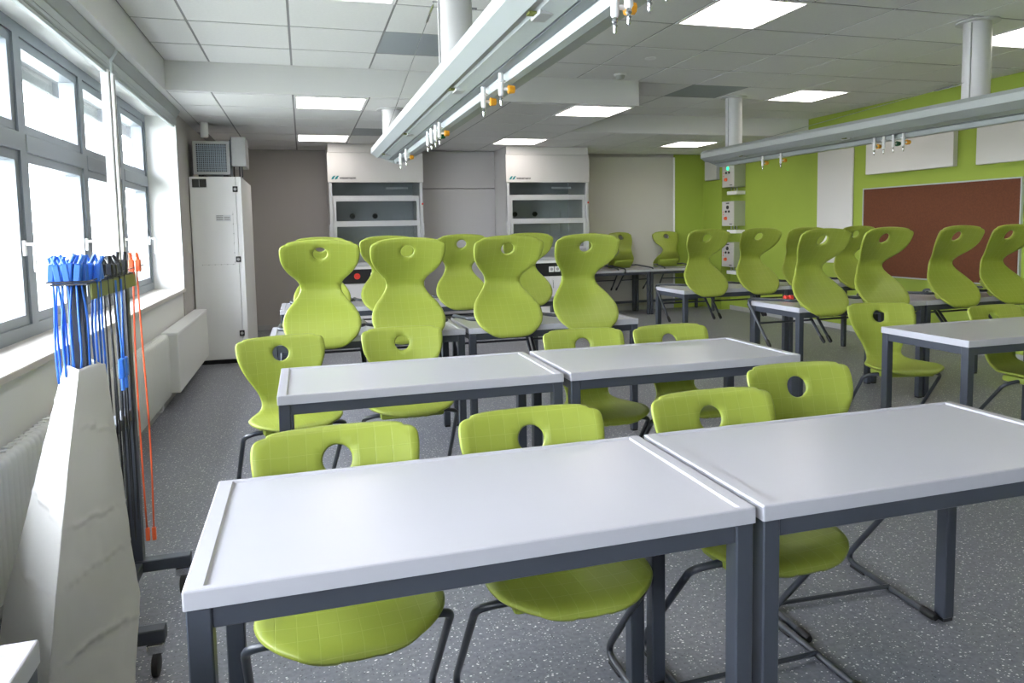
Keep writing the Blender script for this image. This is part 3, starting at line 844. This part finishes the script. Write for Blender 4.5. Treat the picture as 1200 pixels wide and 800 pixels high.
# ------------------------------------------------------------------ fume hoods
def hood(label, x, first):
    r = thing('fume_hood', label, 'fume hood', (x, 9.66, 0), 0, 'fume hoods on the back wall')
    W = 1.235; D = .80
    obj('filler_panel', box(0, W, 0, .03, 2.404, Z2-.004, .002), M_HOOD, r)
    hd = obj('header_panel', box(-.012, W+.012, -.012, .03, 2.012, 2.40, .003), M_HOOD, r)
    for s in (0, W-.018): obj('side_wall', box(s, s+.018, .03, D, .02, Z2-.006, .001), M_HOOD, r)
    obj('back_liner', box(.02, W-.02, D-.03, D-.01, .9, 2.40), M_HOODIN, r)
    obj('top_liner', box(.02, W-.02, .035, D-.03, 2.36, 2.40), M_HOODIN, r)
    # baffle, fittings on the liner
    for xx in (.34, .66):
        bm = bmesh.new(); add_lathe(bm, [(.03, D-.075), (.04, D-.04), (.04, D-.031)], 12, (xx, 1.58), 'y'); obj('outlet', bm, M_BLACK, r)
    for (a, b, z0, z1) in ((.03, .16, 1.15, 1.60), (.90, 1.08, 1.15, 1.62)):
        bm = bmesh.new(); ring_prism(bm, (a, b), (z0, z1), (a+.008, b-.008, z0+.008, z1-.008), D-.04, D-.031, 'y'); obj('access_panel', bm, M_GREYBOX, r)
    for s, sx in ((.0, 0), (W-.04, 1)):
        p = obj('side_post', box(s, s+.04, 0, .06, .86, 2.008, .002), M_HOODF, r)
        obj('hinge', box(s+(-.012 if sx == 0 else .04), s+(0 if sx == 0 else .052), .005, .03, 1.30, 1.46, .002), M_HOODF, p)
    obj('red_lamp', box(W-.018, W+.004, -.006, 0, 1.71, 1.735, .002), M_RED, r)
    # two sashes and a fixed upper pane
    obj('upper_pane', box(.04, W-.04, .045, .051, 1.84, 2.01), M_HGLASS, r)
    for (z0, z1, y, nm) in ((1.43, 1.838, .028, 'sash'), (1.06, 1.502, .0, 'sash')):
        bm = bmesh.new(); ring_prism(bm, (.045, W-.045), (z0, z1), (.085, W-.085, z0+.03, z1-.072), y, y+.024, 'y')
        s = obj('sash', bm, M_HOODF, r); obj('sash_pane', box(.08, W-.08, y+.009, y+.015, z0+.025, z1-.067), M_HGLASS, s)
    obj('reflector_strip', box(.78, 1.08, .30, .33, 1.94, 1.965), M_WHITE, r)
    zc = .73
    obj('worktop', box(-.005, W+.005, -.03, D-.02, zc+.13, zc+.17, .004), M_WHITE, r)
    obj('sill_profile', box(.0, W, -.035, .02, zc+.172, zc+.22, .006), M_HOODF, r)
    cs = obj('control_strip', box(.01, W-.01, -.02, .02, zc-.06, zc+.128, .003), M_BLACK, r)
    if first:
        bm = bmesh.new(); add_lathe(bm, [(.038, -.06), (.042, -.05), (.03, -.04), (.02, -.02)], 16, (.32, zc+.04), 'y'); obj('stop_button', bm, M_RED, cs, SM)
        for k in range(2): obj('socket', box(.50+.1*k, .58+.1*k, -.03, -.0201, zc-.0, zc+.08, .004), M_WHITE, cs)
    else:
        for k in range(2):
            s = obj('socket', box(.60+.09*k, .68+.09*k, -.03, -.0201, zc+.0, zc+.08, .004), M_WHITE, cs)
            bm = bmesh.new(); add_lathe(bm, [(.018, -.033), (.022, -.0301)], 14, (.64+.09*k, zc+.04), 'y'); obj('socket_well', bm, M_GREYBOX, s)
        bm = bmesh.new(); add_lathe(bm, [(.02, -.05), (.024, -.02)], 14, (.2, zc+.04), 'y'); obj('stop_button', bm, M_RED, cs, SM)
    for k in range(2):
        d = obj('cabinet_door', box(.012+k*(W/2-.006), W/2-.006+k*(W/2-.006), -.018, .0, .1, zc-.065, .003), M_WHITE, r)
        xx = W/2-.06 if k == 0 else W/2+.04
        bm = bmesh.new(); add_tube(bm, smooth_path([(xx, -.018, .5), (xx, -.045, .5), (xx, -.045, .62), (xx, -.018, .62)], .01), .005, 6); obj('handle', bm, M_CHROME, d, SM)
    obj('cabinet_body', box(.019, W-.019, .001, D-.03, .1, zc-.062), M_WHITE, r)
    obj('plinth', box(.02, W-.02, .05, D-.05, 0, .1), M_BLACK, r)
    # maker's mark: two teal leaves and a dark word
    for k in range(2):
        bm = bmesh.new(); x0 = .035+k*.045
        add_prism(bm, [(x0, 2.05), (x0+.012, 2.08), (x0+.032, 2.098), (x0+.058, 2.10), (x0+.042, 2.082), (x0+.034, 2.06), (x0+.012, 2.05)], -.0136, -.012, 'y')
        obj('logo_leaf', bm, M_TEAL, hd)
    me = text_mesh('wesemann', .050, .0006, bold=.0012); me.materials.append(M_INK)
    t = obj('maker_name', me, None, hd, loc=(.14, -.0128, 2.056)); t.rotation_euler = (math.pi/2, 0, 0)
    return r
hood('grey fume hood with glass sashes, left one, by the tall cabinet, with red stop button', .348, True)
hood('grey fume hood with glass sashes, right one, beside the warm grey wall', 2.775, False)

# ------------------------------------------------------------------ right wall: boards, panels, control boxes
r = thing('pinboard', 'long brown pinboard on the green wall behind the hung-up chairs', 'pinboard', (XR, 5.13, .72))
obj('board', box(-.022, -.001, .012, 1.99, .012, 1.04), M_CORK, r)
bm = bmesh.new(); ring_prism(bm, (0, 2.0), (0, 1.052), (.014, 1.986, .014, 1.038), -.03, -.001, 'x'); obj('frame', bm, M_ALU2, r)
for (lab, y0, y1, z0, z1, d) in (('tall narrow white panel on the green wall left of the pinboard', 7.30, 7.93, .85, 2.29, .03),
                                 ('white acoustic panel above the pinboard, nearer the corner', 5.85, 7.05, 1.93, 2.515, .07),
                                 ('white acoustic panel above the pinboard, at the right picture edge', 4.35, 5.59, 1.92, 2.51, .07)):
    r = thing('wall_panel_board', lab, 'panel', (XR, y0, z0), 0, 'white panels on the green wall')
    obj('panel', box(-d, -.008, 0, y1-y0, 0, z1-z0, .006, 2), M_BOARDW, r)
    obj('mount', box(-.008, -.001, .05, y1-y0-.05, .05, z1-z0-.05), M_GREYBOX, r)
for k, (z0, lab) in enumerate(((1.94, 'grey control box with green lamp, topmost of three on the green wall'),
                               (1.34, 'grey control box with orange switch, middle of three on the green wall'),
                               (.70, 'grey control box with orange switch, lowest of three on the green wall'))):
    r = thing('control_box', lab, 'control box', (6.37, 9.56, z0), 0, 'control boxes on the green wall')
    obj('housing', box(.012, .208, 0, .32, 0, .385, .004), mat('olive_grey_enamel', (.34, .37, .27), .45), r)
    f = obj('front_plate', box(0, .012, .004, .316, .004, .381, .003), M_HOOD, r)
    bm = bmesh.new(); add_lathe(bm, [(.026, -.012), (.03, 0)], 14, (.16, .29), 'x'); obj('lamp', bm, M_GLED if k == 0 else M_BLACK, f)
    obj('display', box(-.004, 0, .12, .20, .345, .362), M_BLACK, f)
    for dy in (.12, .20):
        bm = bmesh.new(); add_lathe(bm, [(.016, -.014), (.018, 0)], 12, (dy, .225), 'x'); obj('button', bm, M_BLACK, f)
    bm = bmesh.new(); add_lathe(bm, [(.024, -.03), (.028, 0)], 12, (.20, .12), 'x'); obj('main_switch', bm, M_ORANGE, f)
    for dz in (.21, .17): obj('mark', box(-.002, 0, .265, .28, dz, dz+.02), M_RED, f)
    obj('name_plate', box(-.002, 0, .04, .11, .025, .038), M_INK, f)
    for q in range(3):
        bm = bmesh.new(); add_tube(bm, [(.06+.05*q, .15, -.0), (.06+.05*q, .15, -.05)], .008, 8); obj('cable_gland', bm, M_GREYBOX, r)
    obj('tray', box(.05, .208, .0, .26, -.115, -.06, .004), M_WHITE, r)
r = thing('junction_box', 'flat grey box on the corner pilaster behind the wing end', 'box', (6.41, 10.0, 2.08))
obj('housing', box(-.06, -.001, 0, .35, 0, .36, .006), M_GREYBOX, r)
obj('lid', box(-.066, -.06, .01, .34, .01, .35, .002), M_HOOD, r)

# ------------------------------------------------------------------ test-lead trolley
r = thing('lead_trolley', 'dark steel cable trolley on castors beside the radiators, hung with test leads', 'trolley', (-.65, 2.37, 0))
for y in (0, .53):
    obj('post', box(-.022, .022, y-.022, y+.022, .15, 1.235, .003), M_FRAME, r)
    obj('foot_bar', box(-.25, .185, y-.022, y+.022, .105, .15, .003), M_FRAME, r)
    for x in (-.22, .155):
        c = obj('caster_fork', box(x-.026, x+.026, y-.02, y+.02, .068, .1045, .006), M_CHROME, r)
        bm = bmesh.new(); add_lathe(bm, [(.028, -.011), (.036, -.008), (.036, .008), (.028, .011)], 18, (y-.012, .036), 'x'); bmesh.ops.translate(bm, vec=(x, 0, 0), verts=bm.verts)
        obj('wheel', bm, M_RUBBER, c, SM)
obj('cross_rail', box(-.02, .02, .022, .508, .70, .74, .002), M_FRAME, r)
obj('shelf_bar', box(-.02, .02, .022, .508, .105, .145, .002), M_FRAME, r)
obj('top_plate', box(-.05, .045, -.06, .56, 1.236, 1.242, .001), M_FRAME, r)
obj('front_lip', box(.040, .046, -.02, .56, 1.19, 1.236, .001), M_OLIVE, r)
bm = bmesh.new(); add_tube(bm, smooth_path([(-.058, -.066, 1.247), (.05, -.066, 1.247), (.052, .66, 1.262)], .02), .0025, 6); obj('guard_wire', bm, M_TUBE, r, SM)
me = text_mesh('3', .045, .0006, bold=.001); me.materials.append(M_INK)
t = obj('painted_number', me, None, r, loc=(-.012, -.0228, 1.175)); t.rotation_euler = (math.pi/2, 0, 0)

def lead(label, x, y, col, z_low, hang=1, spread=.02, seed=0, group='test leads on the trolley'):
    rn = random.Random(seed)
    zt = 1.243
    r = thing('test_lead', label, 'cable', (x, y, zt), 0, group)
    tilt = rn.uniform(-.012, .012); dz = rn.uniform(0, .018); ty = rn.uniform(-.008, .008)
    for s in (-1, 1):
        bm = bmesh.new(); xx = s*.011
        add_box(bm, xx-.009, xx+.009, -.010, .010, 0, .040+dz, .003)
        add_tube(bm, [(xx, 0, .036+dz), (xx+tilt, ty, .066+dz)], .006, 8)
        bmesh.ops.rotate(bm, cent=(0, 0, 0), matrix=Matrix.Rotation(tilt*12 if z_low >= .3 else 0, 3, 'Y'), verts=bm.verts)
        obj('plug', bm, col, r)
        if z_low < .3 and col is M_ORANGE:
            obj('end_plug', box(xx-.007, xx+.007, -.007, .007, z_low-zt-.05, z_low-zt, .002), col, r)
    for s in (-1, 1):
        pts = []; n = 10
        for k in range(n+1):
            t = k/n; z = -.0+(z_low-zt)*t
            pts.append((s*.006+spread*s*math.sin(math.pi*t*.8)+.0015*math.sin(t*7+seed), .008*math.sin(t*3+seed), z))
        bm = bmesh.new(); add_tube(bm, pts, .0036, 6); obj('strand', bm, col, r, True)
    return r
BL = (('leftmost, on the outer corner', -.690, 2.325), ('second in the front row', -.668, 2.322), ('third in the front row', -.646, 2.325),
      ('behind the corner one', -.688, 2.352), ('rear row, over the post', -.655, 2.40), ('nearest the black leads', -.632, 2.345))
for k, (w_, x, y) in enumerate(BL):
    lead('blue test lead, near end of the trolley plate, ' + w_, x, y, M_BLUE, .95+.02*(k % 3), seed=k, spread=.006, group='blue test leads at the near end')
for k, (x, y) in enumerate([(-.612, 2.40), (-.612, 2.44)]):
    lead(('blue test lead just right of the near post', 'blue test lead beside the first black one')[k], x, y, M_BLUE, .97-.05*k, seed=20+k, spread=.004, group='blue test leads right of the near post')
for k, (x, y) in enumerate([(-.610, 2.54), (-.612, 2.60), (-.610, 2.67), (-.612, 2.74)]):
    lead(('first', 'second', 'third', 'last')[k] + ' of four black test leads, counted from the blue ones', x, y, M_BLACK, .22+.05*k, seed=30+k, spread=.004, group='black test leads on the trolley')
lead('long orange-red test lead at the far end of the trolley', -.60, 2.90, M_ORANGE, .27, seed=41, spread=.010)
# looped blue lead with its plugs dangling
r = thing('test_lead', 'blue test lead whose two plugs dangle below the plate between the posts', 'cable', (-.59, 2.60, 1.243), 0, 'test leads on the trolley')
for s in (-1, 1):
    bm = bmesh.new(); add_tube(bm, [(0, s*.035, -.01), (0, s*.03, -.12), (0, s*.008, -.24), (0, s*.01, -.27)], .0034, 6); obj('strand', bm, M_BLUE, r, True)
    bm = bmesh.new(); add_box(bm, -.009, .009, s*.02-.013, s*.02+.013, -.335, -.27, .003); add_tube(bm, [(0, s*.02, -.33), (0, s*.022, -.375)], .006, 8); obj('plug', bm, M_BLUE, r)

# draped plastic sheet over the near post and foot
def sheet():
    bm = bmesh.new(); rows = []
    nz, nu = 120, 140
    key = [  # z, left, ridge, right, back
        (1.00, (-.690, 2.345), (-.633, 2.28), (-.580, 2.345), (-.645, 2.43)),
        (.75, (-.765, 2.36), (-.655, 2.21), (-.556, 2.33), (-.66, 2.47)),
        (.45, (-.855, 2.39), (-.675, 2.12), (-.532, 2.31), (-.68, 2.51)),
        (.30, (-.905, 2.41), (-.685, 2.08), (-.515, 2.30), (-.69, 2.53)),
        (.05, (-.960, 2.43), (-.700, 2.03), (-.525, 2.20), (-.70, 2.55))]
    rn = random.Random(3)
    for i in range(nz+1):
        z = 1.0+(.05-1.0)*i/nz
        for a, b in zip(key, key[1:]):
            if z >= b[0]-1e-6:
                u = (a[0]-z)/(a[0]-b[0]); P = [Vector(a[q])*(1-u)+Vector(b[q])*u for q in range(1, 5)]; break
        row = []
        cen = sum(P, Vector((0, 0)))/4
        dep = (1.0-z)/.95
        for k in range(nu):
            q = k/nu*4; s = int(q); f = q-s; f = f*f*(3-2*f)*.35+f*.65
            p = P[s]*(1-f)+P[(s+1) % 4]*f
            bul = math.sin(math.pi*f)
            nrm = (p-cen).normalized()
            wr = .010*dep*math.sin(q*3.1+z*3)*bul + .006*dep*(abs((q*2.3-z*3.1) % 2-1)-.5)*bul
            crease = 0
            for zc, am, sl in ((.845, .016, .05), (.60, .013, -.035), (.43, .012, .03), (.20, .020, -.04)):
                d0 = z-zc-sl*math.sin(q*1.7+zc*9)-.012*((q*3.3) % 1)
                crease += am*.38*(.35+.65*bul)*max(0, 1-abs(d0)/.016)*(1 if d0 > 0 else -.35)
            nv = noise.noise(Vector((p.x*9, p.y*9, z*7)))*.5+noise.noise(Vector((p.x*22+5, p.y*22, z*20)))*.2
            wr += .010*(abs(nv)-.15)*(.25+dep)
            p = p+nrm*(wr+crease+.012*bul*dep)
            row.append(bm.verts.new((p.x, p.y, z+.006*math.sin(q*5)*(1 if 0 < i else .6))))
        rows.append(row)
    for a, b in zip(rows, rows[1:]):
        for k in range(nu): bm.faces.new((a[k], b[k], b[(k+1) % nu], a[(k+1) % nu]))
    bmesh.ops.recalc_face_normals(bm, faces=bm.faces)
    return bm
o = obj('plastic_sheet', sheet(), M_COVER, None, True); tag(o, 'creased grey-white plastic sheet draped over the cable trolley', 'plastic sheet')
sm = o.modifiers.new('thickness', 'SOLIDIFY'); sm.thickness = .0015

# ------------------------------------------------------------------ outside
struct('ground_outside', box(-40, -1.47, -30, 60, -.75, -.45), mat('lawn', (.36, .37, .33), .95, var=.35, vscale=3), 'pale lawn outside the windows')
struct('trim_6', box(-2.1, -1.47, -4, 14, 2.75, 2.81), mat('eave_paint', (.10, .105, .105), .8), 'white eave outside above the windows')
struct('trim_7', box(-2.14, -2.1, -4, 14, 2.635, 2.83), mat('eave_edge', (.035, .04, .042), .6), 'grey eave edge outside')
M_BARK = mat('bark', (.20, .15, .11), .9, var=.3, vscale=20)
def tree(label, x, y, h, seed):
    rn = random.Random(seed); r = thing('tree', label, 'tree', (x, y, -.45), 0, 'bare trees outside')
    pts = [(rn.uniform(-.1, .1)*k*.3, rn.uniform(-.1, .1)*k*.3, h*k/5) for k in range(6)]
    bm = bmesh.new(); add_tube(bm, pts, [.16, .14, .12, .09, .06, .03], 8); obj('trunk', bm, M_BARK, r, True)
    for k in range(16):
        t = rn.uniform(.3, .95)*5; i = int(t); p = Vector(pts[i]).lerp(Vector(pts[min(i+1, 5)]), t-i)
        a = rn.uniform(0, 6.28); l = rn.uniform(.8, 2.2)*(1.2-t/6)
        q1 = p+Vector((math.cos(a)*l*.5, math.sin(a)*l*.5, l*.35)); q2 = q1+Vector((math.cos(a+.4)*l*.6, math.sin(a+.4)*l*.6, l*.5))
        bm = bmesh.new(); add_tube(bm, [p, q1, q2], [.035, .022, .006], 5); obj('branch', bm, M_BARK, r, True)
tree('bare tree far outside the near upper window', -7.5, 19.5, 7.5, 2)
tree('slim bare tree farther outside the windows', -11, 24, 8, 5)
